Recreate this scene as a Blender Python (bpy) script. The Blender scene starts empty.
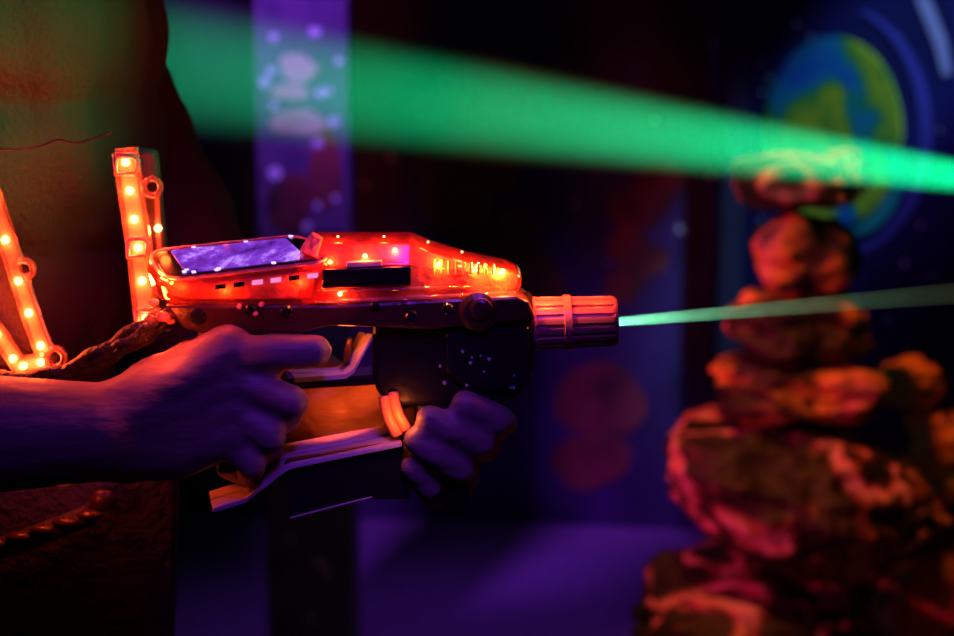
import bpy, bmesh, math, random
from mathutils import Vector, Matrix, noise
R = math.radians
S = bpy.context.scene
C = S.collection

# ------------------------------------------------------------------ camera
F = 1700.0; PITCH = R(10); H = 1.37
cd = bpy.data.cameras.new('camera'); cam = bpy.data.objects.new('camera', cd); C.objects.link(cam)
cam.location = (0, 0, H); cam.rotation_euler = (R(90) - PITCH, 0, 0)
cd.sensor_width = 36; cd.lens = F * 36 / 954; cd.clip_start = .05
cd.dof.use_dof = True; cd.dof.focus_distance = 1.0; cd.dof.aperture_fstop = cd.lens / 1000 / .0112
S.camera = cam
S.view_settings.view_transform = 'Standard'; S.view_settings.look = 'None'
S.view_settings.gamma = 1; S.view_settings.use_curve_mapping = False; S.view_settings.exposure = 0
S.cycles.use_denoising = True
S.cycles.max_bounces = 8; S.cycles.transparent_max_bounces = 24; S.cycles.volume_bounces = 0
S.cycles.sample_clamp_indirect = 4
S.cycles.caustics_reflective = False; S.cycles.caustics_refractive = False

w = bpy.data.worlds.new('dark'); S.world = w; w.use_nodes = True
w.node_tree.nodes['Background'].inputs[0].default_value = (.25, .05, 1, 1)
w.node_tree.nodes['Background'].inputs[1].default_value = .0008

def P(px, py, Y):
    """the point of the place that a pixel shows, at distance Y down the room"""
    u = (px - 477) / F; v = (318 - py) / F
    d = Vector((u, math.cos(PITCH) + v * math.sin(PITCH), -math.sin(PITCH) + v * math.cos(PITCH)))
    return Vector((0, 0, H)) + d * (Y / d.y)

def aim(o, target):
    o.rotation_euler = (Vector(target) - o.location).to_track_quat('-Z', 'Y').to_euler()
def area(name, loc, target, size, power, col, shape='SQUARE', sy=None):
    l = bpy.data.lights.new(name, 'AREA'); l.energy = power; l.color = col; l.size = size
    if sy: l.shape = 'RECTANGLE'; l.size_y = sy
    o = bpy.data.objects.new(name, l); C.objects.link(o); o.location = loc; aim(o, target); return o
def spot(name, loc, target, deg, power, col, blend=.5, r=.03):
    l = bpy.data.lights.new(name, 'SPOT'); l.energy = power; l.color = col; l.spot_size = R(deg)
    l.spot_blend = blend; l.shadow_soft_size = r
    o = bpy.data.objects.new(name, l); C.objects.link(o); o.location = loc; aim(o, target); return o
def point(name, loc, power, col, r=.004, parent=None):
    l = bpy.data.lights.new(name, 'POINT'); l.energy = power; l.color = col; l.shadow_soft_size = r
    o = bpy.data.objects.new(name, l); C.objects.link(o); o.location = loc
    if parent: o.parent = parent; o.matrix_parent_inverse = parent.matrix_world.inverted()
    return o

UV = (.22, .03, 1.0)
RED = (1.0, .068, .010)
spot('uv_lamp', (-.02, .25, 2.05), P(330, 420, 1.0), 34, 10, UV, .7, .09)
spot('uv_lamp', (.12, .2, 1.8), P(385, 440, 1.0), 13, 19, UV, .8, .05)  # narrow violet fill, added to brighten the guard and left fingers
spot('uv_lamp', (-.75, .55, 2.0), P(150, 400, .97), 30, 4, UV, .7, .08)
spot('floor_spot', (.45, 4.3, 2.75), P(450, 690, 3.4), 40, 46, (.30, .03, 1), 1, .2)
spot('panel_spot', (1.2, 3.6, 2.7), P(690, 250, 4.45), 24, 22, (.30, .03, 1), 1, .1)
spot('uv_spot', (-.7, 2.2, 2.6), P(300, 20, 3.3), 22, 240, (.30, .05, 1), 1, .1)      # star column
spot('mural_fill', (1.2, 2.6, 2.6), P(850, 130, 4.0), 17, 150, (.10, .55, 1), .8, .05)  # cyan fill added to bring out the planet's colours
spot('mural_uv_fill', (1.3, 2.6, 2.6), P(915, 70, 3.8), 24, 60, (.34, .06, 1), .8, .05)  # violet fill added to brighten the mural's streak
spot('orange_spot', (.02, 1.95, 2.6), P(775, 420, 2.42), 42, 70, (1, .20, .012), .6, .04)
spot('pink_spot', (-.75, 1.75, 1.1), P(770, 400, 2.4), 32, 44, (1, .05, .16), .6, .05)
spot('red_spot', (-.6, 2.6, 2.5), P(500, 235, 4.6), 34, 40, (1, .05, .03), 1, .1)
spot('green_fill', (1.2, .9, 1.9), P(60, 35, 1.06), 11, 110, (.0, 1, .22), 1, .05)  # green fill added for the tint on the shoulder, no known lamp
BEAM_S = P(1144, 202, 1.75); BEAM_E = P(300, 84, 2.9)
spot('beam_lamp', BEAM_S + (BEAM_S - BEAM_E).normalized() * .14, BEAM_E, 7.6, 1800, (.0, 1, .34), 1, .004)
NZ = P(617, 322, 1.0); NZE = P(1100, 281, 1.04)
spot('laser_lamp', NZ - (NZE - NZ).normalized() * .018, NZE, 13.0, 6.5, (.22, 1, .50), .2, .0022)

# ------------------------------------------------------------------ materials
def mat(name, col, rough=.5, metal=0, spec=.5, bump=0, bscale=40, var=0, stretch=(1, 1, 1)):
    m = bpy.data.materials.new(name); m.use_nodes = True; nt = m.node_tree; b = nt.nodes['Principled BSDF']
    b.inputs['Base Color'].default_value = (*col, 1); b.inputs['Roughness'].default_value = rough
    b.inputs['Metallic'].default_value = metal; b.inputs['Specular IOR Level'].default_value = spec
    if bump or var:
        tc = nt.nodes.new('ShaderNodeTexCoord'); mp = nt.nodes.new('ShaderNodeMapping')
        mp.inputs['Scale'].default_value = stretch
        nz = nt.nodes.new('ShaderNodeTexNoise'); nz.inputs['Scale'].default_value = bscale; nz.inputs['Detail'].default_value = 5
        nt.links.new(tc.outputs['Object'], mp.inputs[0]); nt.links.new(mp.outputs[0], nz.inputs['Vector'])
        if bump:
            bp = nt.nodes.new('ShaderNodeBump'); bp.inputs['Strength'].default_value = bump; bp.inputs['Distance'].default_value = .01
            nt.links.new(nz.outputs['Fac'], bp.inputs['Height']); nt.links.new(bp.outputs[0], b.inputs['Normal'])
        if var:
            cr = nt.nodes.new('ShaderNodeValToRGB'); cr.color_ramp.elements[0].position = .35; cr.color_ramp.elements[1].position = .65
            cr.color_ramp.elements[0].color = (*[c * (1 - var) for c in col], 1); cr.color_ramp.elements[1].color = (*[min(1, c * (1 + var)) for c in col], 1)
            nt.links.new(nz.outputs['Fac'], cr.inputs[0]); nt.links.new(cr.outputs[0], b.inputs['Base Color'])
    return m
def clear(name, tint, refl=.5, rough=.06, diff=0, dcol=(1, .2, .1)):
    m = bpy.data.materials.new(name); m.use_nodes = True; nt = m.node_tree; nt.nodes.clear()
    out = nt.nodes.new('ShaderNodeOutputMaterial'); t = nt.nodes.new('ShaderNodeBsdfTransparent'); g = nt.nodes.new('ShaderNodeBsdfGlossy')
    t.inputs[0].default_value = (*tint, 1); g.inputs['Roughness'].default_value = rough; g.inputs['Color'].default_value = (1, 1, 1, 1)
    lw = nt.nodes.new('ShaderNodeLayerWeight'); lw.inputs[0].default_value = refl
    mx = nt.nodes.new('ShaderNodeMixShader'); nt.links.new(lw.outputs['Facing'], mx.inputs[0])
    base = t.outputs[0]
    if diff:
        tr = nt.nodes.new('ShaderNodeBsdfTranslucent'); tr.inputs[0].default_value = (*dcol, 1)
        df = nt.nodes.new('ShaderNodeBsdfDiffuse'); df.inputs[0].default_value = (*dcol, 1)
        m1 = nt.nodes.new('ShaderNodeMixShader'); nt.links.new(tr.outputs[0], m1.inputs[1]); nt.links.new(df.outputs[0], m1.inputs[2])
        m2 = nt.nodes.new('ShaderNodeMixShader'); m2.inputs[0].default_value = diff
        nt.links.new(t.outputs[0], m2.inputs[1]); nt.links.new(m1.outputs[0], m2.inputs[2]); base = m2.outputs[0]
    nt.links.new(base, mx.inputs[1]); nt.links.new(g.outputs[0], mx.inputs[2]); nt.links.new(mx.outputs[0], out.inputs[0])
    return m
def glow(name, col, s):
    m = bpy.data.materials.new(name); m.use_nodes = True; nt = m.node_tree; nt.nodes.clear()
    out = nt.nodes.new('ShaderNodeOutputMaterial'); e = nt.nodes.new('ShaderNodeEmission')
    e.inputs[0].default_value = (*col, 1); e.inputs[1].default_value = s; nt.links.new(e.outputs[0], out.inputs[0]); return m
def haze(name, dens):
    m = bpy.data.materials.new(name); m.use_nodes = True; nt = m.node_tree; nt.nodes.clear()
    out = nt.nodes.new('ShaderNodeOutputMaterial'); v = nt.nodes.new('ShaderNodeVolumeScatter')
    v.inputs['Color'].default_value = (1, 1, 1, 1); v.inputs['Density'].default_value = dens
    nt.links.new(v.outputs[0], out.inputs['Volume']); return m
def ramp_mat(name, scale, stops, rough=.6, bump=.3, detail=5, interp='LINEAR', dist=0):
    m = mat(name, (.5, .5, .5), rough, bump=0); nt = m.node_tree; b = nt.nodes['Principled BSDF']
    tc = nt.nodes.new('ShaderNodeTexCoord'); oi = nt.nodes.new('ShaderNodeObjectInfo')
    ad = nt.nodes.new('ShaderNodeVectorMath'); ad.operation = 'ADD'; ml = nt.nodes.new('ShaderNodeMath'); ml.operation = 'MULTIPLY'; ml.inputs[1].default_value = 9
    nt.links.new(oi.outputs['Random'], ml.inputs[0]); nt.links.new(tc.outputs['Object'], ad.inputs[0]); nt.links.new(ml.outputs[0], ad.inputs[1])
    nz = nt.nodes.new('ShaderNodeTexNoise'); nz.inputs['Scale'].default_value = scale; nz.inputs['Detail'].default_value = detail; nz.inputs['Distortion'].default_value = dist
    nt.links.new(ad.outputs[0], nz.inputs['Vector'])
    cr = nt.nodes.new('ShaderNodeValToRGB'); cr.color_ramp.interpolation = interp
    e = cr.color_ramp.elements; e[0].position = stops[0][0]; e[0].color = (*stops[0][1], 1); e[1].position = stops[-1][0]; e[1].color = (*stops[-1][1], 1)
    for p, c in stops[1:-1]:
        k = e.new(p); k.color = (*c, 1)
    nt.links.new(nz.outputs['Fac'], cr.inputs[0]); nt.links.new(cr.outputs[0], b.inputs['Base Color'])
    if bump:
        n2 = nt.nodes.new('ShaderNodeTexNoise'); n2.inputs['Scale'].default_value = scale * 3; n2.inputs['Detail'].default_value = 6
        nt.links.new(ad.outputs[0], n2.inputs['Vector'])
        bp = nt.nodes.new('ShaderNodeBump'); bp.inputs['Strength'].default_value = bump; bp.inputs['Distance'].default_value = .03
        nt.links.new(n2.outputs['Fac'], bp.inputs['Height']); nt.links.new(bp.outputs[0], b.inputs['Normal'])
    return m

M = {}
M['black'] = mat('black_plastic', (.006, .005, .006), .35, 0, .3, bump=.12, bscale=60)
M['gloss'] = mat('glossy_black_plastic', (.010, .008, .010), .16)
M['guard'] = mat('satin_grey_plastic', (.42, .36, .40), .28)
M['rail'] = mat('dark_red_plastic', (.045, .014, .009), .3, bump=.15, bscale=90)
M['nozzle'] = mat('satin_nozzle_plastic', (.36, .14, .13), .25)
M['reflector'] = mat('pale_red_reflector', (.85, .30, .22), .35, bump=.35, bscale=140, var=.22)
M['shell'] = clear('clear_red_shell', (1, .58, .45), .22, .08, .14)
M['tube'] = clear('clear_light_channel', (1, .80, .72), .25, .1, .22, (1, .55, .4))
M['led'] = glow('led_emitter', (1, .42, .12), 13)
M['led_violet'] = glow('violet_indicator', (.62, .38, 1), 2.2)
M['amber'] = mat('amber_clear_plastic', (1, .33, .06), .2)
M['led_pink'] = glow('pink_window', (1, .22, .55), 1.1)
M['skin'] = mat('skin', (.16, .11, .11), .5, bump=.25, bscale=60, var=.1, stretch=(.5, 1, 1.6))
M['shirt'] = mat('dark_shirt_cloth', (.095, .027, .024), .85, bump=.3, bscale=220)
M['trouser'] = mat('black_trouser_cloth', (.02, .018, .02), .9, bump=.2, bscale=150)
M['vest'] = mat('black_vest_fabric', (.035, .025, .028), .7, bump=.4, bscale=120)
M['rubber'] = mat('cable_rubber', (.018, .011, .011), .38, bump=.5, bscale=220)
M['hair'] = mat('dark_hair', (.02, .013, .01), .6, bump=.8, bscale=120, stretch=(1, 1, .2))
M['shoe'] = mat('black_shoe', (.02, .02, .02), .5)
M['rock'] = ramp_mat('painted_rock', 5.2, [(.34, (.010, .006, .008)), (.45, (.05, .02, .02)), (.51, (.90, .34, .06)), (.59, (.85, .24, .26)), (.66, (.30, .12, .20)), (.70, (.05, .03, .05))], .65, .9, 6, dist=.8)
M['rock_pink'] = ramp_mat('pink_painted_rock', 4.2, [(.38, (.010, .006, .008)), (.46, (.05, .015, .02)), (.50, (.80, .18, .28)), (.525, (.75, .45, .50)), (.55, (.35, .07, .08)), (.59, (.03, .015, .02))], .6, .9, 7, dist=1.4)
M['floor'] = mat('dark_carpet_floor', (.30, .22, .34), .8, bump=.2, bscale=60, var=.35)
M['wall'] = mat('black_painted_wall', (.03, .02, .035), .9, var=.3, bscale=3)
M['panel'] = mat('space_mural_blue', (.07, .03, .14), .85, var=.5, bscale=3)
M['panelbl'] = mat('space_mural_deep_blue', (.022, .010, .12), .85, var=.5, bscale=2.5)
M['col'] = ramp_mat('column_mural_paint', 9, [(.3, (.08, .04, .12)), (.5, (.17, .10, .20)), (.7, (.14, .07, .15))], .8, 0, 2)
M['star'] = mat('white_star_paint', (.95, .95, .95), .8)
M['boulder'] = ramp_mat('boulder_mural_paint', 5, [(.35, (.05, .015, .015)), (.5, (.24, .045, .04)), (.65, (.32, .07, .05))], .85, 0, 3)
M['tan'] = ramp_mat('tan_mural_paint', 6, [(.35, (.5, .3, .2)), (.6, (.9, .65, .45))], .85, 0, 3)
M['planet'] = ramp_mat('planet_mural_paint', 3.6, [(.33, (.02, .10, .60)), (.42, (.02, .35, .50)), (.47, (.03, .45, .05)), (.56, (.95, .85, .02)), (.70, (.05, .45, .03))], .8, 0, 4, dist=.6)
M['ring'] = mat('blue_ring_paint', (.16, .10, .55), .8)
M['streak'] = mat('violet_streak_paint', (.85, .55, .8), .8)
# display
def screen_mat():
    m = bpy.data.materials.new('lit_display'); m.use_nodes = True; nt = m.node_tree; b = nt.nodes['Principled BSDF']
    b.inputs['Base Color'].default_value = (.02, .01, .04, 1); b.inputs['Roughness'].default_value = .12
    tc = nt.nodes.new('ShaderNodeTexCoord'); mp = nt.nodes.new('ShaderNodeMapping'); mp.inputs['Scale'].default_value = (1, .7, 1)
    nz = nt.nodes.new('ShaderNodeTexNoise'); nz.inputs['Scale'].default_value = 38; nz.inputs['Detail'].default_value = 6; nz.inputs['Roughness'].default_value = .7
    cr = nt.nodes.new('ShaderNodeValToRGB'); e = cr.color_ramp.elements
    e[0].position = .38; e[0].color = (.03, .004, .11, 1); e[1].position = .70; e[1].color = (.62, .32, 1, 1)
    k = e.new(.55); k.color = (.16, .03, .46, 1)
    nt.links.new(tc.outputs['Object'], mp.inputs[0]); nt.links.new(mp.outputs[0], nz.inputs['Vector']); nt.links.new(nz.outputs['Fac'], cr.inputs[0])
    nt.links.new(cr.outputs[0], b.inputs['Emission Color']); b.inputs['Emission Strength'].default_value = 1.5
    return m
M['screen'] = screen_mat()

# ------------------------------------------------------------------ builders
def link(name, me, m, parent=None, smooth=False):
    for k in (m if isinstance(m, (list, tuple)) else [m]): me.materials.append(k)
    if smooth:
        for p in me.polygons: p.use_smooth = True
    o = bpy.data.objects.new(name, me); C.objects.link(o)
    if parent: o.parent = parent; o.matrix_parent_inverse = parent.matrix_basis.inverted()
    return o
def bm_obj(name, bm, m, parent=None, smooth=False, bev=0, seg=2, center=True):
    bmesh.ops.recalc_face_normals(bm, faces=bm.faces)
    c = Vector()
    if center:
        for v in bm.verts: c += v.co
        c /= max(1, len(bm.verts))
        for v in bm.verts: v.co -= c
    me = bpy.data.meshes.new(name); bm.to_mesh(me); bm.free()
    o = link(name, me, m, None, smooth); o.location = c
    if parent: o.parent = parent; o.matrix_parent_inverse = parent.matrix_basis.inverted()
    if bev:
        b = o.modifiers.new('bevel', 'BEVEL'); b.width = bev; b.segments = seg; b.limit_method = 'ANGLE'; b.angle_limit = R(30)
    return o
def tag(o, label, cat=None, group=None, kind=None):
    if label: o['label'] = label
    if cat: o['category'] = cat
    if group: o['group'] = group
    if kind: o['kind'] = kind
    return o
def thing(name, loc, label, cat, group=None):
    o = bpy.data.objects.new(name, None); C.objects.link(o); o.location = loc; o.empty_display_size = .05
    return tag(o, label, cat, group)
def box(bm, lo, hi, mi=0):
    vs = [bm.verts.new((x, y, z)) for x in (lo[0], hi[0]) for y in (lo[1], hi[1]) for z in (lo[2], hi[2])]
    for f in ((0, 1, 3, 2), (4, 6, 7, 5), (0, 4, 5, 1), (2, 3, 7, 6), (0, 2, 6, 4), (1, 5, 7, 3)):
        fa = bm.faces.new([vs[i] for i in f]); fa.material_index = mi
def loft(bm, rings, cap=True, mi=0):
    vr = [[bm.verts.new(p) for p in r] for r in rings]
    n = len(vr[0])
    for a, b in zip(vr, vr[1:]):
        for i in range(n):
            f = bm.faces.new((a[i], a[(i + 1) % n], b[(i + 1) % n], b[i])); f.material_index = mi
    if cap:
        for r in (vr[0], vr[-1]):
            f = bm.faces.new(r); f.material_index = mi
def prism(bm, px, y0, y1, yref=None, mi=0):
    """side outline taken at distance yref, given real thickness from y0 to y1"""
    yr = yref or y0
    a = []; b = []
    for (x, y) in px:
        p = P(x, y, yr); a.append(Vector((p.x, y0, p.z))); b.append(Vector((p.x, y1, p.z)))
    loft(bm, [a, b], mi=mi)
def frame_of(d):
    d = d.normalized(); up = Vector((0, 0, 1)) if abs(d.z) < .9 else Vector((1, 0, 0))
    s = d.cross(up).normalized(); return s, s.cross(d).normalized()
def tube(bm, pts, rad, n=12, cap=True, mi=0):
    rings = []
    for i, p in enumerate(pts):
        d = pts[min(i + 1, len(pts) - 1)] - pts[max(i - 1, 0)]
        s, t = frame_of(d); r = rad[i] if isinstance(rad, (list, tuple)) else rad
        rings.append([p + s * r * math.cos(6.28318 * k / n) + t * r * math.sin(6.28318 * k / n) for k in range(n)])
    loft(bm, rings, cap, mi)
def spline(pts, n=8):
    out = []
    q = [pts[0]] + list(pts) + [pts[-1]]
    for i in range(1, len(q) - 2):
        p0, p1, p2, p3 = q[i - 1:i + 3]
        for k in range(n):
            t = k / n
            out.append(.5 * ((2 * p1) + (p2 - p0) * t + (2 * p0 - 5 * p1 + 4 * p2 - p3) * t * t + (3 * p1 - p0 - 3 * p2 + p3) * t ** 3))
    out.append(pts[-1]); return out
def ball(bm, c, r, seg=16, sc=(1, 1, 1), rot=None, mi=0):
    mt = Matrix.Translation(c) @ (rot or Matrix.Identity(4)) @ Matrix.Diagonal((*[r * s for s in sc], 1))
    g = bmesh.ops.create_uvsphere(bm, u_segments=seg, v_segments=max(6, seg * 2 // 3), radius=1, matrix=mt)
    for v in g['verts']:
        for f in v.link_faces: f.material_index = mi
def limb(bm, pts, rad, n=18):
    """a chain of joints: tapered runs with rounded joints"""
    for i, (p, r) in enumerate(zip(pts, rad)): ball(bm, p, r, 18)
    for i in range(len(pts) - 1):
        tube(bm, [pts[i], (pts[i] + pts[i + 1]) / 2, pts[i + 1]], [rad[i] * .985, (rad[i] + rad[i + 1]) / 2 * 1.0, rad[i + 1] * .985], n)
def fuse(name, bm, m, parent, voxel, smooth_it=4, disp=None):
    """one continuous skin over all the overlapping forms"""
    me = bpy.data.meshes.new(name); bm.to_mesh(me); bm.free()
    o = bpy.data.objects.new(name, me); C.objects.link(o)
    md = o.modifiers.new('r', 'REMESH'); md.mode = 'VOXEL'; md.voxel_size = voxel
    s = o.modifiers.new('s', 'SMOOTH'); s.factor = .5; s.iterations = smooth_it
    dg = bpy.context.evaluated_depsgraph_get(); ev = o.evaluated_get(dg)
    nm = bpy.data.meshes.new_from_object(ev); C.objects.unlink(o); bpy.data.objects.remove(o)
    if disp:
        nm.calc_loop_triangles()
        for v in nm.vertices: v.co += v.normal * disp(v.co)
    nm.name = name; nm.materials.clear()
    return link(name, nm, m, parent, True)
def disc(bm, c, r, n, nrm, mi=0, rx=None, jit=0, seed=0):
    s, t = frame_of(nrm); rnd = random.Random(seed)
    ph = rnd.random() * 6
    vs = []
    for k in range(n):
        a = 6.28318 * k / n; q = 1 + jit * (math.sin(2 * a + ph) * .5 + math.sin(3 * a + ph * 2) * .35 + math.sin(5 * a + ph * 3) * .25)
        vs.append(bm.verts.new(c + s * (rx or r) * q * math.cos(a) + t * r * q * math.sin(a)))
    f = bm.faces.new(vs); f.material_index = mi

# ------------------------------------------------------------------ the room
XL, XR, YF, YB, ZC = -2.6, 2.6, -1.6, 4.9, 2.9
def slab(name, lo, hi, m):
    bm = bmesh.new(); box(bm, lo, hi); return tag(bm_obj(name, bm, m), None, kind='structure')
slab('floor', (XL, YF, -.1), (XR, YB, 0), M['floor'])
slab('ceiling', (XL, YF, ZC), (XR, YB, ZC + .1), M['wall'])
slab('wall_left', (XL - .1, YF, 0), (XL, YB, ZC), M['wall'])
slab('wall_right', (XR, YF, 0), (XR + .1, YB, ZC), M['wall'])
slab('wall_back', (XL, YB, 0), (XR, YB + .1, ZC), M['wall'])
slab('wall_front', (XL, YF - .1, 0), (XR, YF, ZC), M['wall'])

# far mural boards: one big angled board with boulders and stars
def board(name, a, b, z0, z1, m, th, label, cat, paints):
    """standing board from a to b (floor points), painted shapes lie on its face towards the room"""
    d = (b - a); L = d.length; d.normalize(); n = Vector((d.y, -d.x, 0))
    if n.y > 0: n = -n
    bm = bmesh.new()
    r0 = [a, b, b - n * th, a - n * th]
    loft(bm, [[Vector((p.x, p.y, z0)) for p in r0], [Vector((p.x, p.y, z1)) for p in r0]])
    ms = [m]
    def hit(px, py):
        o = Vector((0, 0, H)); q = P(px, py, 1.0) - o
        t = (a - o).dot(n) / q.dot(n); return o + q * t
    for k, (kind, mm, args) in enumerate(paints):
        if mm not in ms: ms.append(mm)
        i = ms.index(mm); off = n * (.002 + .0004 * k)
        if kind == 'star':
            for (x, y, r) in args: disc(bm, hit(x, y) + off, r, 14, n, i)
        elif kind == 'blob':
            for (x, y, rx, ry, sd) in args:
                c = hit(x, y); off2 = off + n * .0003 * sd
                k1 = (c.y / F); disc(bm, c + off2, ry * k1, 40, n, i, rx * k1 / abs(d.x), .14, sd)
    o = bm_obj(name, bm, ms); return tag(o, label, cat)
rnd = random.Random(4)
A = P(330, 530, 4.55); A.z = 0; B = P(716, 500, 4.45); B.z = 0
A = Vector((-2.0, 4.75, 0)); B = Vector(((716 - 477) / F * 4.45, 4.45, 0))
stars = [(712, 44, .006), (391, 158, .008), (711, 176, .008), (680, 229, .009), (608, 262, .005), (500, 96, .004), (560, 60, .004), (655, 120, .005), (575, 205, .006), (366, 185, .006)]
board('mural_board', A, B, 0, 2.3, M['panel'], .05,
      'wide dark violet mural board with faint red boulders, behind the gun barrel', 'mural board',
      [('blob', M['boulder'], [(470, 165, 50, 36, 1), (455, 205, 36, 30, 2), (520, 222, 26, 16, 3), (500, 285, 62, 62, 4), (640, 205, 34, 22, 5),
                               (628, 245, 22, 20, 6), (660, 180, 24, 22, 7), (600, 400, 44, 42, 8), (590, 460, 40, 30, 9), (625, 285, 20, 18, 10), (650, 260, 18, 18, 11), (470, 110, 60, 24, 12)]),
       ('star', M['star'], stars)])
# post between the boards
bm = bmesh.new(); q = P(730, 318, 4.3); box(bm, (q.x - .036, 4.26, 0), (q.x + .024, 4.34, 2.5))
tag(bm_obj('corner_post', bm, M['wall'], bev=.004), 'black square post between the violet board and the planet board', 'post')
# planet board
A2 = Vector(((745 - 477) / F * 4.28, 4.28, 0)); yaw = R(57); B2 = A2 + Vector((math.cos(yaw), -math.sin(yaw), 0)) * 1.5
dd = (B2 - A2).normalized(); nn = Vector((dd.y, -dd.x, 0)); nn = -nn if nn.y > 0 else nn
def hit2(px, py):
    o = Vector((0, 0, H)); qd = P(px, py, 1.0) - o; t = (A2 - o).dot(nn) / qd.dot(nn); return o + qd * t
bm = bmesh.new(); r0 = [A2, B2, B2 - nn * .05, A2 - nn * .05]
loft(bm, [[Vector((p.x, p.y, 0)) for p in r0], [Vector((p.x, p.y, 2.4)) for p in r0]])
stars2 = [(797, 24, .007), (811, 37, .006), (760, 62, .006), (770, 78, .007), (763, 92, .007), (901, 38, .005), (762, 220, .006), (874, 222, .006), (905, 263, .008), (921, 225, .006), (931, 278, .005), (715, 350, .005), (888, 320, .005), (940, 130, .004)]
for (x, y, r) in stars2: disc(bm, hit2(x, y) + nn * .002, r, 14, nn, 1)
# streak, orbit ring and the lower crescent, painted flat
st = [hit2(*p) + nn * .003 for p in ((916, -4), (930, -4), (948, 40), (953, 74), (944, 76), (936, 46))]
f = bm.faces.new([bm.verts.new(p) for p in st]); f.material_index = 2
pc = hit2(833, 132); PR = (P(833, 36, pc.y) - P(833, 132, pc.y)).length
s_, t_ = dd, Vector((0, 0, 1))
def arc(r1, r2, a0, a1, off, mi, n=30):
    v0 = v1 = None
    for k in range(n + 1):
        a = R(a0 + (a1 - a0) * k / n); wv = math.sin(math.pi * k / n)
        rr = (r1 + r2) / 2; hw = (r2 - r1) / 2 * (.25 + .75 * wv)
        u0 = bm.verts.new(pc + s_ * (rr - hw) * math.cos(a) + t_ * (rr - hw) * math.sin(a) + nn * off)
        u1 = bm.verts.new(pc + s_ * (rr + hw) * math.cos(a) + t_ * (rr + hw) * math.sin(a) + nn * off)
        if v0: f = bm.faces.new((v0, v1, u1, u0)); f.material_index = mi
        v0, v1 = u0, u1
arc(PR * 1.22, PR * 1.38, -75, 75, .003, 3)
arc(PR * 1.00, PR * 1.17, -72, -22, .004, 4)
pb = bm_obj('planet_board', bm, [M['panelbl'], M['star'], M['streak'], M['ring'], mat('teal_paint', (.02, .55, .45), .8)])
tag(pb, 'deep blue angled mural board with green planet and stars, behind the cairn', 'mural board')
bm = bmesh.new(); disc(bm, pc + nn * .006, PR, 64, nn); disc(bm, pc + nn * .010, PR, 64, nn)
bm.faces.ensure_lookup_table()
bmesh.ops.bridge_loops(bm, edges=bm.edges[:])
tag(bm_obj('painted_planet', bm, M['planet'], pb), 'round green, yellow and blue painted planet')

# star column
def colmesh():
    bm = bmesh.new()
    l = P(256, 100, 3.3); r = P(348, 100, 3.3)
    box(bm, (l.x, 3.3, 0), (r.x, 3.48, 2.9)); nrm = Vector((0, -1, 0))
    for (x, y, rr) in [(315, 32, .011), (274, 37, .009), (339, 61, .008), (271, 71, .009), (265, 82, .011), (321, 93, .011), (329, 91, .008), (334, 122, .011), (318, 143, .010), (275, 173, .014), (274, 106, .008), (335, 198, .007), (318, 205, .007), (307, 226, .009),
                       (321, 562, .009), (327, 572, .008), (291, 538, .007), (312, 618, .007), (315, 560, .004)]:
        disc(bm, P(x, y, 3.3) + nrm * .004, rr * .95, 14, nrm, 1)
    for i, (x, y, rx, ry) in enumerate([(298, 68, 19, 14), (290, 92, 18, 9), (298, 122, 26, 14)]):
        disc(bm, P(x, y, 3.3) + nrm * (.002 + i * .0004), ry * 3.3 / F, 30, nrm, 2, rx * 3.3 / F, .18, i + 2)
    for i, (x, y, rx, ry) in enumerate([(290, 205, 24, 30), (325, 170, 18, 40)]):
        disc(bm, P(x, y, 3.3) + nrm * (.001 + i * .0004), ry * 3.3 / F, 30, nrm, 3, rx * 3.3 / F, .18, i + 5)
    return bm
tag(bm_obj('star_column', colmesh(), [M['col'], M['star'], M['tan'], M['boulder']]), 'square violet column painted with white stars, behind the gun screen', 'column')

# ------------------------------------------------------------------ haze in the beams
def beam(name, s, e, r0, r1, dens, label):
    bm = bmesh.new(); n = 10
    tube(bm, [s + (e - s) * (k / n) for k in range(n + 1)], [r0 + (r1 - r0) * k / n for k in range(n + 1)], 40)
    return tag(bm_obj(name, bm, haze(name + '_air', dens)), label, 'light beam', kind='stuff')
bd = (BEAM_E - BEAM_S); BL = bd.length; bdn = bd.normalized(); BE2 = BEAM_S + bdn * 3.0
beam('haze_beam', BEAM_S + bdn * .02, BE2, .004, 3.0 * math.tan(R(4.35)), .42, 'broad green light beam in haze crossing above the gun')
ld = (NZE - NZ).normalized()
beam('laser_beam', NZ - ld * .001, NZE, .0030, .0030 + (NZE - NZ).length * math.tan(R(1.05)), 8.0, 'thin pale green beam leaving the gun nozzle')

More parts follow.
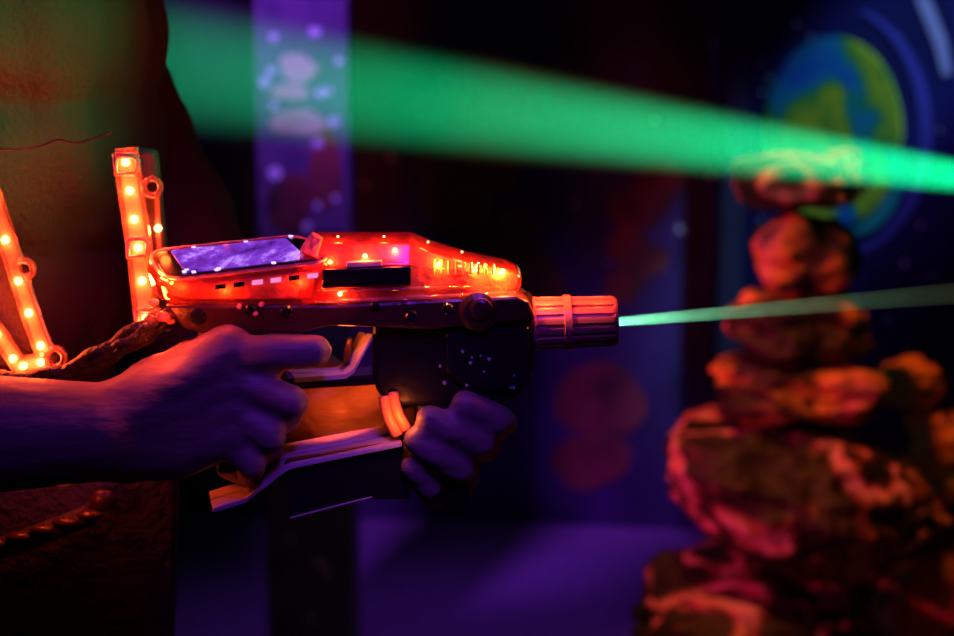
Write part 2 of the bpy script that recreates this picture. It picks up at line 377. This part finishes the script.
# ------------------------------------------------------------------ cairn
YS = 2.42
def rock(cx, cy, rx, ry, tilt, seed, label, Y=YS, rz=None, depth=None, amp=.22, sub=5, name='boulder', zc=None, m='rock'):
    c = P(cx, cy, Y); k = Y / F
    bm = bmesh.new(); bmesh.ops.create_icosphere(bm, subdivisions=sub, radius=1)
    sd = Vector((seed * 3.7, seed * 1.3, seed * 7.1)); dep = depth or (rx * .85)
    for v in bm.verts:
        p = v.co.normalized()
        q = p.copy()
        # blocky flattening
        m_ = (abs(q.x) ** 3 + abs(q.y) ** 3 + abs(q.z) ** 3) ** (1 / 3); q = q * (1 / m_) * .93
        n1 = noise.noise(p * 1.3 + sd); n2 = noise.noise(p * 3.1 + sd); rg = 1 - abs(noise.noise(p * 2.2 + sd * 2)) * 2; n3 = noise.noise(p * 8 + sd)
        q *= 1 + amp * n1 + amp * .45 * n2 + amp * .40 * (rg - .5) + amp * .16 * n3 + amp * .16 * (abs(noise.noise(Vector((p.x * .8, p.y * .8, p.z * 4.2)) + sd)) - .2)
        v.co = Vector((q.x * rx * k, q.y * dep * k, q.z * ry * k))
    bmesh.ops.rotate(bm, verts=bm.verts, cent=(0, 0, 0), matrix=Matrix.Rotation(R(tilt), 3, 'Y'))
    me = bpy.data.meshes.new(name); bm.to_mesh(me); bm.free()
    o = link(name, me, M[m], None, True); o.location = c
    return tag(o, label, 'boulder', 'stones of the painted cairn')
rock(802, 180, 68, 30, -4, 1, 'flat topmost stone of the painted cairn, inside the green beam', m='rock_pink')
rock(808, 256, 52, 41, 3, 2, 'round second stone from the top of the painted cairn')
rock(800, 327, 72, 37, 4, 3, 'orange third stone of the cairn, crossed by the thin green beam')
rock(796, 388, 84, 36, 2, 4, 'wide orange fourth stone, just above the largest cairn stone')
rock(800, 490, 141, 78, 12, 5, 'largest ridged pink stone in the middle of the cairn', amp=.21, sub=6, m='rock_pink')
rock(768, 644, 150, 79, 16, 6, 'ridged pink stone at the bottom of the cairn', amp=.21, sub=6, m='rock_pink')
rock(908, 383, 34, 24, -5, 7, 'small orange stone right of the fourth cairn stone', Y=2.6, m='rock')
rock(955, 455, 56, 50, 0, 8, 'orange stone at the right edge beside the largest cairn stone', Y=2.6)
rock(940, 590, 60, 88, 0, 9, 'dark stone at the lower right edge beside the bottom cairn stone', Y=2.6)
# the base on the floor, mostly below the picture
b_ = rock(800, 790, 210, 86, 0, 10, 'dark broad base stone of the cairn standing on the floor'); b_.location.z = .105

# ------------------------------------------------------------------ the player
person = thing('person', (-.34, 1.24, 0), 'person in dark shirt and lit vest aiming the glowing red gun', 'person')
V = Vector
SHR, SHL = V((-.375, 1.075, 1.405)), V((-.35, 1.42, 1.405))
ELR = V((-.47, .975, 1.125)); WR = P(105, 432, .955)
ELL = V((-.20, 1.30, 1.10)); WL = P(345, 412, 1.065)
bm = bmesh.new()
# head, neck, trunk
hc = V((-.325, 1.245, 1.625))
ball(bm, hc, .1, 24, (1.0, .76, 1.16)); ball(bm, hc + V((.035, 0, -.055)), .07, 20, (.95, .80, 1.0))
ball(bm, hc + V((.075, 0, -.095)), .03, 14, (1, 1.1, .8))
ball(bm, hc + V((.103, 0, -.018)), .016, 12, (1.1, .8, 1.5)); ball(bm, hc + V((.113, 0, -.03)), .012, 12)
ball(bm, hc + V((.094, 0, -.062)), .018, 12, (.6, 1.3, .4)); ball(bm, hc + V((.093, 0, -.072)), .016, 12, (.6, 1.2, .45))
for s in (-1, 1):
    ball(bm, hc + V((-.005, s * .079, -.01)), .03, 14, (.6, .28, 1.05)); ball(bm, hc + V((.085, s * .033, .004)), .016, 12, (.7, 1.1, .8))
    ball(bm, hc + V((.088, s * .033, .024)), .018, 12, (.6, 1.4, .4))
limb(bm, [V((-.36, 1.245, 1.43)), V((-.345, 1.245, 1.55))], [.062, .056])
for z, rx, ry, cx in ((1.36, .105, .17, -.355), (1.28, .110, .165, -.36), (1.18, .102, .15, -.38), (1.08, .095, .14, -.385), (.98, .105, .155, -.355), (.90, .11, .165, -.36)):
    ball(bm, V((cx, 1.245, z)), .1, 24, (rx * 10, ry * 10, 1.0))
limb(bm, [SHR + V((0, .05, 0)), SHR, ELR, ELR + (WR - ELR) * .35, WR], [.06, .056, .044, .043, .029])
limb(bm, [SHL - V((0, .05, 0)), SHL, ELL, ELL + (WL - ELL) * .35, WL], [.06, .056, .044, .042, .029])
for s in (-1, 1):
    y = 1.245 + s * .095
    limb(bm, [V((-.36, y, .90)), V((-.34 + .03 * s, y + s * .03, .49)), V((-.37 + .06 * s, y + s * .05, .09))], [.092, .058, .042])
    limb(bm, [V((-.39 + .06 * s, y + s * .05, .055)), V((-.24 + .06 * s, y + s * .06, .035))], [.042, .034])
# right hand: palm seen from its back, wrapped round the pistol grip
def chain(pts, r):
    limb(bm, [P(*p) for p in pts], r, 16)
RP = [(112, 430, .957), (150, 420, .960), (190, 408, .966), (215, 405, .972)]
for dy, (r0, r1) in (((-32), (.018, .017)), ((-8), (.021, .020)), ((18), (.020, .019)), ((42), (.017, .016))):
    pts = [(125, 428 + dy * .35, .957), (175, 412 + dy * .8, .962), (228, 386 + dy * 1.05, .968)]
    limb(bm, [P(*p) for p in pts], [.024, .0205, .0165], 16)
ball(bm, P(185, 405, .968), .030, 20, (1.5, .5, 1.1))
chain([(226, 356, .966), (275, 352, .962), (315, 351, .962)], [.0118, .0106, .0098])                       # index along the frame
chain([(228, 378, .966), (292, 402, .962), (286, 416, .995), (258, 414, 1.022)], [.0112, .0100, .0100, .0088])
chain([(226, 406, .966), (271, 436, .961), (268, 448, .996), (242, 440, 1.022)], [.0106, .0094, .0096, .0085])
chain([(220, 432, .966), (252, 464, .963), (250, 474, .994), (228, 468, 1.018)], [.0096, .0086, .0084, .0076])
chain([(140, 400, .975), (190, 362, 1.008), (238, 352, 1.028), (272, 352, 1.030)], [.018, .0135, .0112, .0098])   # thumb on the far side
# left hand: palm behind the foregrip, fingers come round its front to the near side
for (x, y) in ((400, 414), (398, 432), (394, 448)):
    limb(bm, [WL, P((345 + x) / 2 + 6, (412 + y) / 2, 1.055), P(x + 8, y, 1.050)], [.027, .020, .0145], 16)
chain([(405, 404, 1.052), (450, 402, 1.046), (503, 423, 1.018), (497, 419, .984), (465, 404, .974)], [.0120, .0104, .0094, .0092, .0086])
chain([(400, 420, 1.052), (432, 424, 1.046), (486, 447, 1.016), (479, 442, .982), (452, 429, .972), (430, 419, .970)], [.0120, .0106, .0096, .0094, .0090, .0086])
chain([(398, 436, 1.052), (418, 448, 1.046), (466, 476, 1.012), (458, 469, .982), (434, 453, .972), (416, 440, .971)], [.0120, .0104, .0092, .0090, .0086, .0080])
chain([(394, 450, 1.050), (406, 466, 1.044), (436, 494, 1.010), (428, 487, .986), (412, 467, .978)], [.0110, .0094, .0082, .0080, .0074])
chain([(370, 400, 1.05), (395, 384, 1.035), (425, 380, 1.030), (450, 384, 1.030)], [.018, .0135, .0112, .0098])
body = fuse('body', bm, M['skin'], person, .0029, 2)

# hair
bm = bmesh.new(); ball(bm, hc + V((-.016, 0, .028)), .107, 24, (.98, .80, 1.08)); ball(bm, hc + V((-.05, 0, -.01)), .085, 20, (.7, .92, 1.0))
fuse('hair', bm, M['hair'], person, .006, 2, lambda p: .003 * noise.noise(p * 60))
for s in (-1, 1):
    bm = bmesh.new(); ball(bm, hc + V((.091, s * .033, .004)), .0105, 14); o = bm_obj('eye', bm, mat('eye_white', (.8, .8, .8), .2), person, True)
# shirt
bm = bmesh.new()
for z, rx, ry, cx in ((1.40, .10, .16, -.36), (1.36, .125, .18, -.352), (1.28, .128, .178, -.358), (1.18, .122, .168, -.378), (1.08, .114, .162, -.385), (.98, .116, .17, -.375), (.90, .125, .178, -.36)):
    ball(bm, V((cx, 1.245, z)), .1, 28, (rx * 10, ry * 10, 1.05))
limb(bm, [SHR + V((0, .06, .0)), SHR, SHR + (ELR - SHR) * .85], [.068, .068, .058])
limb(bm, [SHL - V((0, .06, .0)), SHL, SHL + (ELL - SHL) * .85], [.068, .068, .058])
limb(bm, [V((-.36, 1.245, 1.40)), V((-.352, 1.245, 1.475))], [.09, .068])
def folds(p):
    q = Vector((p.x * 16 + .8 * noise.noise(p * 5), p.y * 16, p.z * 2.6))
    return .011 * noise.noise(q) + .005 * noise.noise(q * 2.3) + .002 * noise.noise(p * 30)
fuse('shirt', bm, M['shirt'], person, .007, 3, folds)
# trousers, shoes
bm = bmesh.new()
for z in (.92, .85): ball(bm, V((-.36, 1.245, z)), .1, 24, (1.28, 1.82, .9))
for s in (-1, 1):
    y = 1.245 + s * .095
    limb(bm, [V((-.36, y, .88)), V((-.34 + .03 * s, y + s * .03, .49)), V((-.37 + .06 * s, y + s * .05, .10))], [.108, .078, .066])
fuse('trousers', bm, M['trouser'], person, .010, 3, lambda p: .005 * noise.noise(p * 14))
for s in (-1, 1):
    y = 1.245 + s * .145; bm = bmesh.new()
    limb(bm, [V((-.40 + .06 * s, y, .056)), V((-.26 + .06 * s, y + s * .008, .046)), V((-.19 + .06 * s, y + s * .012, .038))], [.052, .046, .036])
    box(bm, (-.455 + .06 * s, y - .045, .0), (-.15 + .06 * s, y + .045, .022))
    fuse('shoe', bm, M['shoe'], person, .006, 3)

# ------------------------------------------------------------------ lit vest
vest = thing('laser_tag_vest', (-.35, 1.24, .98), 'black laser tag vest edged with clear glowing red light strips', 'vest')
def leds(parent, pts, power, out, r=.0025, name='led_light'):
    for p in pts:
        bm = bmesh.new(); ball(bm, p, r, 10); bm_obj('led', bm, M['led'], parent, True)
        point(name, p + out, power, RED, .004)
def strip(parent, pts, wd, th, nled, power, name='light_strip', out=V((0, -.007, 0)), emit=True):
    """clear channel over a pale reflector with a row of emitters"""
    path = spline(pts, 6); sec = []; inner = []
    for i, p in enumerate(path):
        d = (path[min(i + 1, len(path) - 1)] - path[max(i - 1, 0)]).normalized()
        s = d.cross(V((0, -1, 0))).normalized()
        def ring(w_, t0, t1):
            return [p + s * w_ * a + V((0, b, 0)) for a, b in ((-1, t1), (-1, t0 * .4), (-.7, t0), (.7, t0), (1, t0 * .4), (1, t1))]
        sec.append(ring(wd, -th, th * .4)); inner.append(ring(wd * .62, -th * .05, th * .35))
    bm = bmesh.new(); loft(bm, sec); o = bm_obj(name, bm, M['tube'], parent)
    bm = bmesh.new(); loft(bm, inner); bm_obj('reflector', bm, M['reflector'], o)
    if emit:
        pp = []
        for k in range(nled):
            t = (k + .5) / nled * (len(path) - 1); i = int(t); fr = t - i
            pp.append(path[i].lerp(path[min(i + 1, len(path) - 1)], fr) + V((0, -th * .35, 0)))
        leds(o, pp, power, out)
    return o
def ringclip(parent, c, r, name='ring_clip'):
    bm = bmesh.new(); n = 24; rings = []
    for k in range(n):
        a = 6.28318 * k / n; ct = c + V((math.cos(a) * r, 0, math.sin(a) * r)); rd = (ct - c).normalized()
        rings.append([ct + rd * r * .38 * math.cos(b) + V((0, r * .7 * math.sin(b), 0)) for b in [6.28318 * j / 8 for j in range(8)]])
    vr = [[bm.verts.new(p) for p in q_] for q_ in rings]
    for i in range(n):
        a_, b_ = vr[i], vr[(i + 1) % n]
        for j in range(8): bm.faces.new((a_[j], a_[(j + 1) % 8], b_[(j + 1) % 8], b_[j]))
    o = bm_obj(name, bm, M['tube'], parent, True)
    bm = bmesh.new(); s1 = c + V((0, -r * .2, 0)); tube(bm, [s1, c + V((0, r * .6, 0))], r * .5, 16); bm_obj('rivet', bm, M['black'], o)
    return o
VY = 1.045
LP = .10
strip(vest, [P(125, 152, VY), P(133, 205, VY), P(141, 262, VY - .004), P(148, 330, VY - .01)], .0078, .008, 6, LP)
strip(vest, [P(157, 196, VY + .012), P(160, 260, VY + .012)], .0020, .004, 1, LP * .3, 'light_strip')
bm = bmesh.new(); tube(bm, [P(116, 152, VY - .004), P(138, 150, VY - .004)], .0022, 10); bm_obj('clip_bar', bm, M['tube'], vest)
# square loop clips on the front strip
def loopclip(x, y, w_, h_, Y):
    pts = [P(x - w_, y - h_, Y), P(x + w_ * .6, y - h_, Y), P(x + w_, y - h_ * .5, Y), P(x + w_, y + h_ * .6, Y), P(x + w_ * .7, y + h_, Y), P(x - w_, y + h_, Y), P(x - w_, y - h_, Y)]
    bm = bmesh.new(); tube(bm, pts, .0017, 8); return bm_obj('loop_clip', bm, M['reflector'], vest, True)
loopclip(127, 165, 11, 9, VY - .010); loopclip(138, 248, 10, 9, VY - .014); loopclip(146, 318, 9, 8, VY - .018)
ringclip(vest, P(152, 187, VY), .0052)
strip(vest, [P(-16, 176, VY), P(-8, 195, VY), P(14, 262, VY - .002), P(30, 312, VY - .004), P(46, 356, VY - .006)], .0056, .008, 6, LP)
strip(vest, [P(-40, 285, VY - .006), P(-10, 322, VY - .006), P(20, 366, VY - .008)], .0046, .008, 4, LP)
strip(vest, [P(18, 366, VY - .008), P(48, 360, VY - .008)], .0056, .008, 2, LP * .8)
ringclip(vest, P(24, 269, VY - .006), .0056); ringclip(vest, P(55, 357, VY - .010), .0056)
# vest panels (front edge and back) that carry the strips
def panel(name, pts, Y0, Y1):
    bm = bmesh.new(); prism(bm, pts, Y0, Y1, VY); return bm_obj(name, bm, M['vest'], vest, bev=.003)
panel('front_panel', [(128, 150), (152, 152), (170, 330), (146, 336)], VY + .012, VY + .024)
panel('back_panel', [(-140, 60), (-30, 100), (42, 372), (-140, 372)], VY + .006, VY + .018)
panel('shade_panel', [(-140, 396), (168, 396), (174, 500), (168, 690), (-140, 690)], VY + .012, VY + .022)  # black sheet added over the belly to keep it dark
# lower hem with ribbed piping
bm = bmesh.new(); tube(bm, spline([P(-60, 560, 1.046), P(0, 548, 1.046), P(50, 530, 1.046), P(92, 514, 1.046)], 5), .007, 12)
bm_obj('waist_belt', bm, M['vest'], vest, True)
for k in range(6):
    p = P(-30 + k * 24, 551 - k * 7.2, 1.040); bm = bmesh.new(); ball(bm, p, .0068, 12, (1.25, .6, .5)); bm_obj('belt_bead', bm, M['rail'], vest, True)
bm = bmesh.new(); ball(bm, P(104, 500, 1.046), .009, 14, (1, .5, .8)); bm_obj('belt_buckle', bm, M['rail'], vest, True)
point('belt_fill', P(66, 500, 1.022), .014, RED)  # fill light added to brighten the beads, no LED here
# stitched pocket edge on the chest
bm = bmesh.new(); tube(bm, spline([P(-10, 149, 1.058), P(30, 149, 1.056), P(58, 140, 1.055), P(78, 143, 1.055), P(112, 132, 1.056)], 5), .0008, 6)
bm_obj('top_seam', bm, M['rail'], vest, True)

# ------------------------------------------------------------------ the gun
gun = thing('laser_tag_gun', P(400, 400, 1.0), 'glowing clear red laser tag gun with a lit display, held in both hands', 'laser tag gun')
# nose shell: loft with narrow roof
ST = [(302, 246, 262, 300), (313, 232, 258, 301), (410, 232, 259, 299), (432, 241, 262, 298), (470, 252, 265, 295), (505, 259, 268, 292), (517, 265, 271, 288), (521, 271, 275, 283)]
def nose(sc=1.0, dz=0):
    rings = []
    for i, (x, t, m_, b) in enumerate(ST):
        e = 1 - .7 * max(0, (x - 480) / 45) ** 2
        mid = (t + b) / 2; T = mid + (t - mid) * (sc if sc == 1 else .985); Bq = mid + (b - mid) * sc; Mq = mid + (m_ - mid) * sc
        xx = 410 + (x - 410) * (1 - (1 - sc) * .35)
        pt = P(xx, T, 1.0); pm = P(xx, Mq, 1.0); pb_ = P(xx, Bq, 1.0)
        w1, w2 = .013 * e * sc, .024 * e * sc
        rings.append([V((pb_.x, 1 - w2, pb_.z)), V((pm.x, 1 - w2 * .98, pm.z)), V((pt.x, 1 - w1 - .004, P(xx, T + 7.5 * min(1, (x - 296) / 16) * e, 1.0).z)), V((pt.x, 1 + w1, P(xx, T - .6, 1 + w1).z)), V((pm.x, 1 + w2, pm.z)), V((pb_.x, 1 + w2, pb_.z))])
    return rings
bm = bmesh.new(); loft(bm, nose()); shell = bm_obj('nose_shell', bm, M['shell'], gun, bev=.0022, seg=3)
bm = bmesh.new(); loft(bm, nose(.90)); bm_obj('reflector', bm, M['reflector'], gun, bev=.002)
# ribs of the light guide near the nose
for k in range(9):
    x = 434 + k * 7.4; y = 266 + k * .4; bm = bmesh.new()
    a = P(x, y - 7 + k * .25, .9768); b = P(x, y + 8 - k * .3, .9766)
    tube(bm, [a, b], .0008, 8); bm_obj('light_rib', bm, M['amber'], gun)
# black vent, raised rim and window above it
bm = bmesh.new(); prism(bm, [(322, 269), (411, 266), (411, 285), (322, 288)], .9725, .990, .974); vent = bm_obj('side_vent', bm, M['black'], gun, bev=.0008)
bm = bmesh.new(); prism(bm, [(346, 262), (382, 260.5), (382, 266), (346, 267.5)], .973, .980, .974); bm_obj('side_window', bm, mat('amber_window', (1, .72, .38), .3), gun, bev=.0006)
for (x0, y0, x1, y1) in ((318, 291, 470, 287), (316, 302, 515, 293)):
    bm = bmesh.new(); tube(bm, [P(x0, y0, .975), P((x0 + x1) / 2, (y0 + y1) / 2, .975), P(x1, y1, .978)], .0012, 8); bm_obj('shell_seam', bm, M['tube'], gun, True)
# rear fin of the nose shell with its lens
bm = bmesh.new(); prism(bm, [(303, 244), (311, 233), (322, 240), (318, 256), (326, 264), (300, 250)], .978, .990, .98); bm_obj('shell_lug', bm, M['reflector'], gun, bev=.001)
# screen housing, tilted to the near side
NL, NR, FR, FL = P(163, 284, .972), P(338, 263, .972), P(306, 236, 1.030), P(144, 253, 1.030)
def Q(s, t): return NL.lerp(NR, s).lerp(FL.lerp(FR, s), t)
def rrect(s0, s1, t0, t1, rs, rt, n=6):
    o = []
    for cs, ct, a0 in ((s1 - rs, t1 - rt, 0), (s0 + rs, t1 - rt, 90), (s0 + rs, t0 + rt, 180), (s1 - rs, t0 + rt, 270)):
        for k in range(n + 1):
            a = R(a0 + 90 * k / n); o.append((cs + rs * math.cos(a), ct + rt * math.sin(a)))
    return o
zb = P(200, 304, .974).z
def housing(g, zlo, ztop=0):
    out = rrect(g, 1 - g * .5, g, 1 - g, .13, .34)
    top = [Q(s, t) + V((0, 0, ztop)) for s, t in out]
    c = sum(top, V()) / len(top)
    mid = [V((p.x, p.y, p.z - .25 * (p.z - zlo))) for p in top]; mid = [c + (p - c) * 1.03 + V((0, 0, (p - c).z * 0)) for p in mid]
    bot = [V((c.x + (p.x - c.x) * .97, c.y + (p.y - c.y) * .95, zlo)) for p in top]
    return [bot, mid, top]
bm = bmesh.new(); loft(bm, housing(0, zb)); bm_obj('screen_housing', bm, M['shell'], gun, bev=.0018, seg=3)
bm = bmesh.new(); loft(bm, housing(.07, zb + .002, -.004)); bm_obj('reflector', bm, M['reflector'], gun, bev=.0015)
def plate(name, s0, s1, t0, t1, up, th, m, parent=gun, rs=.03, rt=.06):
    nrm = (NR - NL).cross(FL - NL).normalized(); nrm = nrm if nrm.z > 0 else -nrm
    o = rrect(s0, s1, t0, t1, rs, rt, 4); bm = bmesh.new()
    loft(bm, [[Q(s, t) + nrm * (up - th) for s, t in o], [Q(s, t) + nrm * up for s, t in o]]); return bm_obj(name, bm, m, parent)
scr = plate('display', .04, .97, .12, .93, .0014, .003, M['gloss'], rs=.05, rt=.1)
rim_o = rrect(.012, .985, .02, .98, .12, .32)
bm = bmesh.new(); tube(bm, [Q(s, t) + V((0, 0, .0012)) for s, t in rim_o + rim_o[:1]], .0011, 8); bm_obj('screen_rim', bm, M['reflector'], gun, True)
plate('lit_screen', .155, .86, .17, .90, .0020, .001, M['screen'], scr, .015, .03)
for s, t in ((.15, .20), (.20, .16), (.33, .14), (.345, .17), (.66, .15), (.30, .92), (.62, .92), (.90, .95), (.17, .24)):
    plate('indicator_light', s - .012, s + .012, t - .022, t + .022, .0022, .0006, M['led_violet'], scr, .005, .01)
# row of windows on the near wall of the housing
for k in range(6):
    s = .30 + k * .105; a = Q(s, 0) + V((0, -.0016, -.0042)); b = Q(s + .06, 0) + V((0, -.0016, -.0042))
    bm = bmesh.new(); loft(bm, [[a, b, b + V((0, 0, -.0026)), a + V((0, 0, -.0026))], [q_ + V((0, .002, 0)) for q_ in (a, b, b + V((0, 0, -.0026)), a + V((0, 0, -.0026)))]])
    bm_obj('side_window', bm, [M['gloss'], M['led_pink']][k in (2, 3)] if k != 5 else M['led_pink'], gun)
for x, y in ((338, 236.5), (384, 236.5), (428, 242), (462, 252)):  # beads and lights added on the roof to brighten its facet
    p = P(x, y, .991); bm = bmesh.new(); ball(bm, p, .0006, 8); bm_obj('led', bm, M['led'], gun, True); point('led_light', p + V((0, -.003, .0035)), .028, RED, .003)
# LEDs inside the shells
GP = .13
point('led_light', Q(.5, 1.05) + V((0, .004, .004)), .02, RED, .003)  # added fill outside the housing, lifts the dark far rim
point('led_light', Q(.1, .9) + V((0, 0, .008)), .012, RED, .003)  # second added fill for the screen rim
for (x, y, Y, pw) in ((503, 271, .9835, 2.6), (478, 266, .981, 1.8), (440, 264, .979, .9), (365, 256, .978, .5), (395, 250, .982, .35), (330, 262, .979, .3), (340, 294, .9765, .15)):
    p = P(x, y, Y); bm = bmesh.new(); ball(bm, p, .0013, 8); bm_obj('led', bm, M['led'], gun, True); point('led_light', p + V((0, -.003, .001)), GP * pw, (1, .20, .035) if x > 430 else RED, .003)
for (x, y, Y, pw) in ((158, 272, .985, .9), (170, 282, .976, .6), (225, 292, .972, .2), (300, 284, .971, .2)):
    point('led_light', P(x, y, Y), GP * pw, RED, .003)
# receiver rail under the shells, with screws
bm = bmesh.new(); prism(bm, [(166, 303), (330, 303), (516, 294), (528, 300), (536, 318), (430, 328), (330, 324), (298, 332), (205, 332), (184, 326)], .974, 1.018, .98)
bm_obj('receiver', bm, M['rail'], gun, bev=.002)
def knob(x, y, r, Y, m, name, parent=gun, th=.004):
    bm = bmesh.new(); c = P(x, y, Y); tube(bm, [c, c + V((0, -th * .7, 0)), c + V((0, -th, 0))], [r, r, r * .7], 20); return bm_obj(name, bm, m, parent)
for (x, y, r) in ((199, 316, .0048), (251, 309, .0034), (287, 311, .0040), (375, 306, .003), (412, 316, .004), (448, 308, .0035)): knob(x, y, r, .9765, M['gloss'], 'screw')
for (x, y) in ((240, 306), (262, 304), (256, 313)): knob(x, y, .0016, .9755, M['reflector'], 'contact_pin', th=.003)
kn = knob(478, 311, .0115, .9765, M['rail'], 'side_knob', th=.006); knob(481, 309, .0065, .971, M['rail'], 'knob_cap', kn, .003)
# main black body and front block
bm = bmesh.new(); prism(bm, [(372, 318), (436, 326), (512, 300), (528, 304), (537, 330), (534, 370), (520, 396), (500, 408), (400, 408), (378, 396), (372, 380)], .984, 1.016)
bm_obj('front_body', bm, M['black'], gun, bev=.004, seg=3)
bm = bmesh.new(); prism(bm, [(445, 332), (530, 326), (530, 388), (470, 392), (445, 372)], .978, .986); bm_obj('battery_cover', bm, M['gloss'], gun, bev=.003, seg=3)
rr_ = random.Random(2)
for k in range(12):
    x = 438 + rr_.random() * 76; y = 345 + rr_.random() * 45; knob(x, y, .0006 + rr_.random() * .0007, .9785, M['guard'], 'rivet', th=.0015)
bm = bmesh.new(); prism(bm, [(278, 380), (400, 374), (400, 384), (278, 391)], .986, 1.014); bm_obj('frame_bar', bm, M['gloss'], gun, bev=.0015)
bm = bmesh.new(); prism(bm, [(196, 328), (262, 330), (274, 400), (262, 474), (216, 478), (206, 400)], .984, 1.012); bm_obj('pistol_grip', bm, M['black'], gun, bev=.005, seg=3)
bm = bmesh.new(); prism(bm, [(412, 398), (480, 398), (470, 505), (420, 508)], .986, 1.022); bm_obj('foregrip', bm, M['black'], gun, bev=.006, seg=3)
bm = bmesh.new(); prism(bm, [(284, 462), (402, 440), (410, 500), (372, 500), (290, 519)], .980, 1.018); bm_obj('lower_housing', bm, M['gloss'], gun, bev=.0012)
bm = bmesh.new(); tube(bm, [P(290, 518, .979), P(330, 507.5, .979), P(372, 497, .979)], .0006, 8); bm_obj('edge_glint', bm, M['guard'], gun)  # pale rod stands for the glint along the housing's lower edge
# folded guards
def fold(name, near, far, Yn, Yf, th, m=M['guard']):
    """folded strip: three lengthwise lands with two grooves between"""
    secs = []
    for (a, b) in zip(near, far):
        pn, pf = P(*a, Yn), P(*b, Yf); prof = []
        for t, d in ((0, 0), (.44, 0), (.46, .0016), (.54, .0016), (.56, 0), (1, 0)): prof.append(pn.lerp(pf, t) + V((0, 0, -d)))
        prof += [pf + V((0, 0, -th)), pn + V((0, 0, -th))]; secs.append(prof)
    bm = bmesh.new(); loft(bm, secs); return bm_obj(name, bm, m, gun, bev=.0005, seg=2)
fold('trigger_guard', [(294, 378), (346, 374), (354, 368), (373, 334)], [(288, 370), (336, 367), (343, 362), (359, 331)], .984, 1.010, .003)
fold('hand_guard', [(213, 508), (246, 498), (256, 490), (284, 468), (292, 464), (402, 442)], [(209, 491), (236, 483), (244, 476), (268, 449), (276, 445), (392, 424)], .976, 1.016, .003)
bm = bmesh.new(); prism(bm, [(346, 340), (352, 338), (350, 362), (342, 364)], .994, 1.004); bm_obj('trigger', bm, M['rail'], gun, bev=.001)
# clear bracket joining guard and body
for (x0, y0, x1, y1) in ((384, 396, 398, 436), (393, 392, 407, 430)):
    bm = bmesh.new(); tube(bm, spline([P(x0, y0, .985), P((x0 + x1) / 2 - 3, (y0 + y1) / 2, .982), P(x1, y1, .980)], 5), .0034, 12); bm_obj('clear_bracket', bm, M['amber'], gun, True)
point('bracket_fill', P(399, 418, .966), .03, (1, .16, .02)); gl = spot('guard_fill', P(335, 396, .992), P(335, 404, 1.06), 110, .30, (1, .10, .012), .6, .004)  # added fills: orange on the bracket, orange on the left forearm
point('guard_fill', P(254, 470, .985), .012, (1, .13, .02), .006); point('guard_fill', P(346, 340, .985), .02, (1, .13, .02), .005)  # added fills that turn the guards' diagonals orange
# fluted nozzle
ax = P(617, 321, 1.0) - P(533, 324, 1.0); o0 = P(533, 324, 1.0); axn = ax.normalized(); sN, tN = frame_of(axn); n = 144
def ringN(d, r, fl=0):
    return [o0 + axn * d + (sN * math.cos(6.28318 * k / n) + tN * math.sin(6.28318 * k / n)) * (r - (fl if (k % 9) < 3 else 0)) for k in range(n)]
L = ax.length
bm = bmesh.new()
loft(bm, [ringN(d, r, f) for d, r, f in ((-.004, .0160, 0), (.001, .0165, 0), (.002, .0160, .0012), (L * .36, .0158, .0012), (L * .37, .0168, 0), (L * .45, .0168, 0), (L * .46, .0156, .0014), (L * .94, .0150, .0014), (L * .97, .0146, 0), (L, .0136, 0), (L, .0070, 0), (L * .5, .0064, 0))])
bm_obj('nozzle', bm, M['nozzle'], gun)
bm = bmesh.new(); loft(bm, [ringN(-.010, .019), ringN(-.002, .0195), ringN(0, .0175)]); bm_obj('collar', bm, M['black'], gun)
point('nozzle_fill', P(548, 272, .990), .26, RED, .004)  # fills added above the nozzle to redden its top half
point('nozzle_fill', P(600, 276, .990), .09, RED, .004)
# cables from the gun's rear to the vest
def cable(pts, r, sd):
    pth = spline([P(*p) for p in pts], 8)
    pth = [p + V((0, .0012 * math.sin(i * .9 + sd), .0012 * math.cos(i * .9 + sd))) for i, p in enumerate(pth)]
    bm = bmesh.new(); tube(bm, pth, [r * (1 + .10 * math.sin(i * 2.1)) for i in range(len(pth))], 12); return bm_obj('cable', bm, M['rubber'], gun, True)
cable([(172, 318, 1.0), (155, 330, .985), (112, 356, .99), (62, 376, 1.0), (10, 384, 1.01), (-60, 380, 1.03)], .0042, 0)
cable([(168, 312, .995), (146, 322, .982), (105, 347, .985), (58, 371, .995), (6, 377, 1.0), (-60, 370, 1.03)], .0034, 2)
cable([(165, 318, .99), (150, 326, .975), (118, 345, .978), (84, 366, .99), (20, 388, 1.0), (-60, 390, 1.02)], .0022, 4)
for k in range(7):
    rp = random.Random(k); p = P(148 + rp.random() * 24, 300 + rp.random() * 22, .985 - rp.random() * .01); bm = bmesh.new()
    ball(bm, p, .003 + rp.random() * .0018, 10, (1, .8, .7)); bm_obj('cable_plug', bm, M['tube'] if k % 2 else M['reflector'], gun, True)
point('plug_fill', P(150, 326, .945), .11, RED)  # added fill, stands in for the vest's glow on the right hand
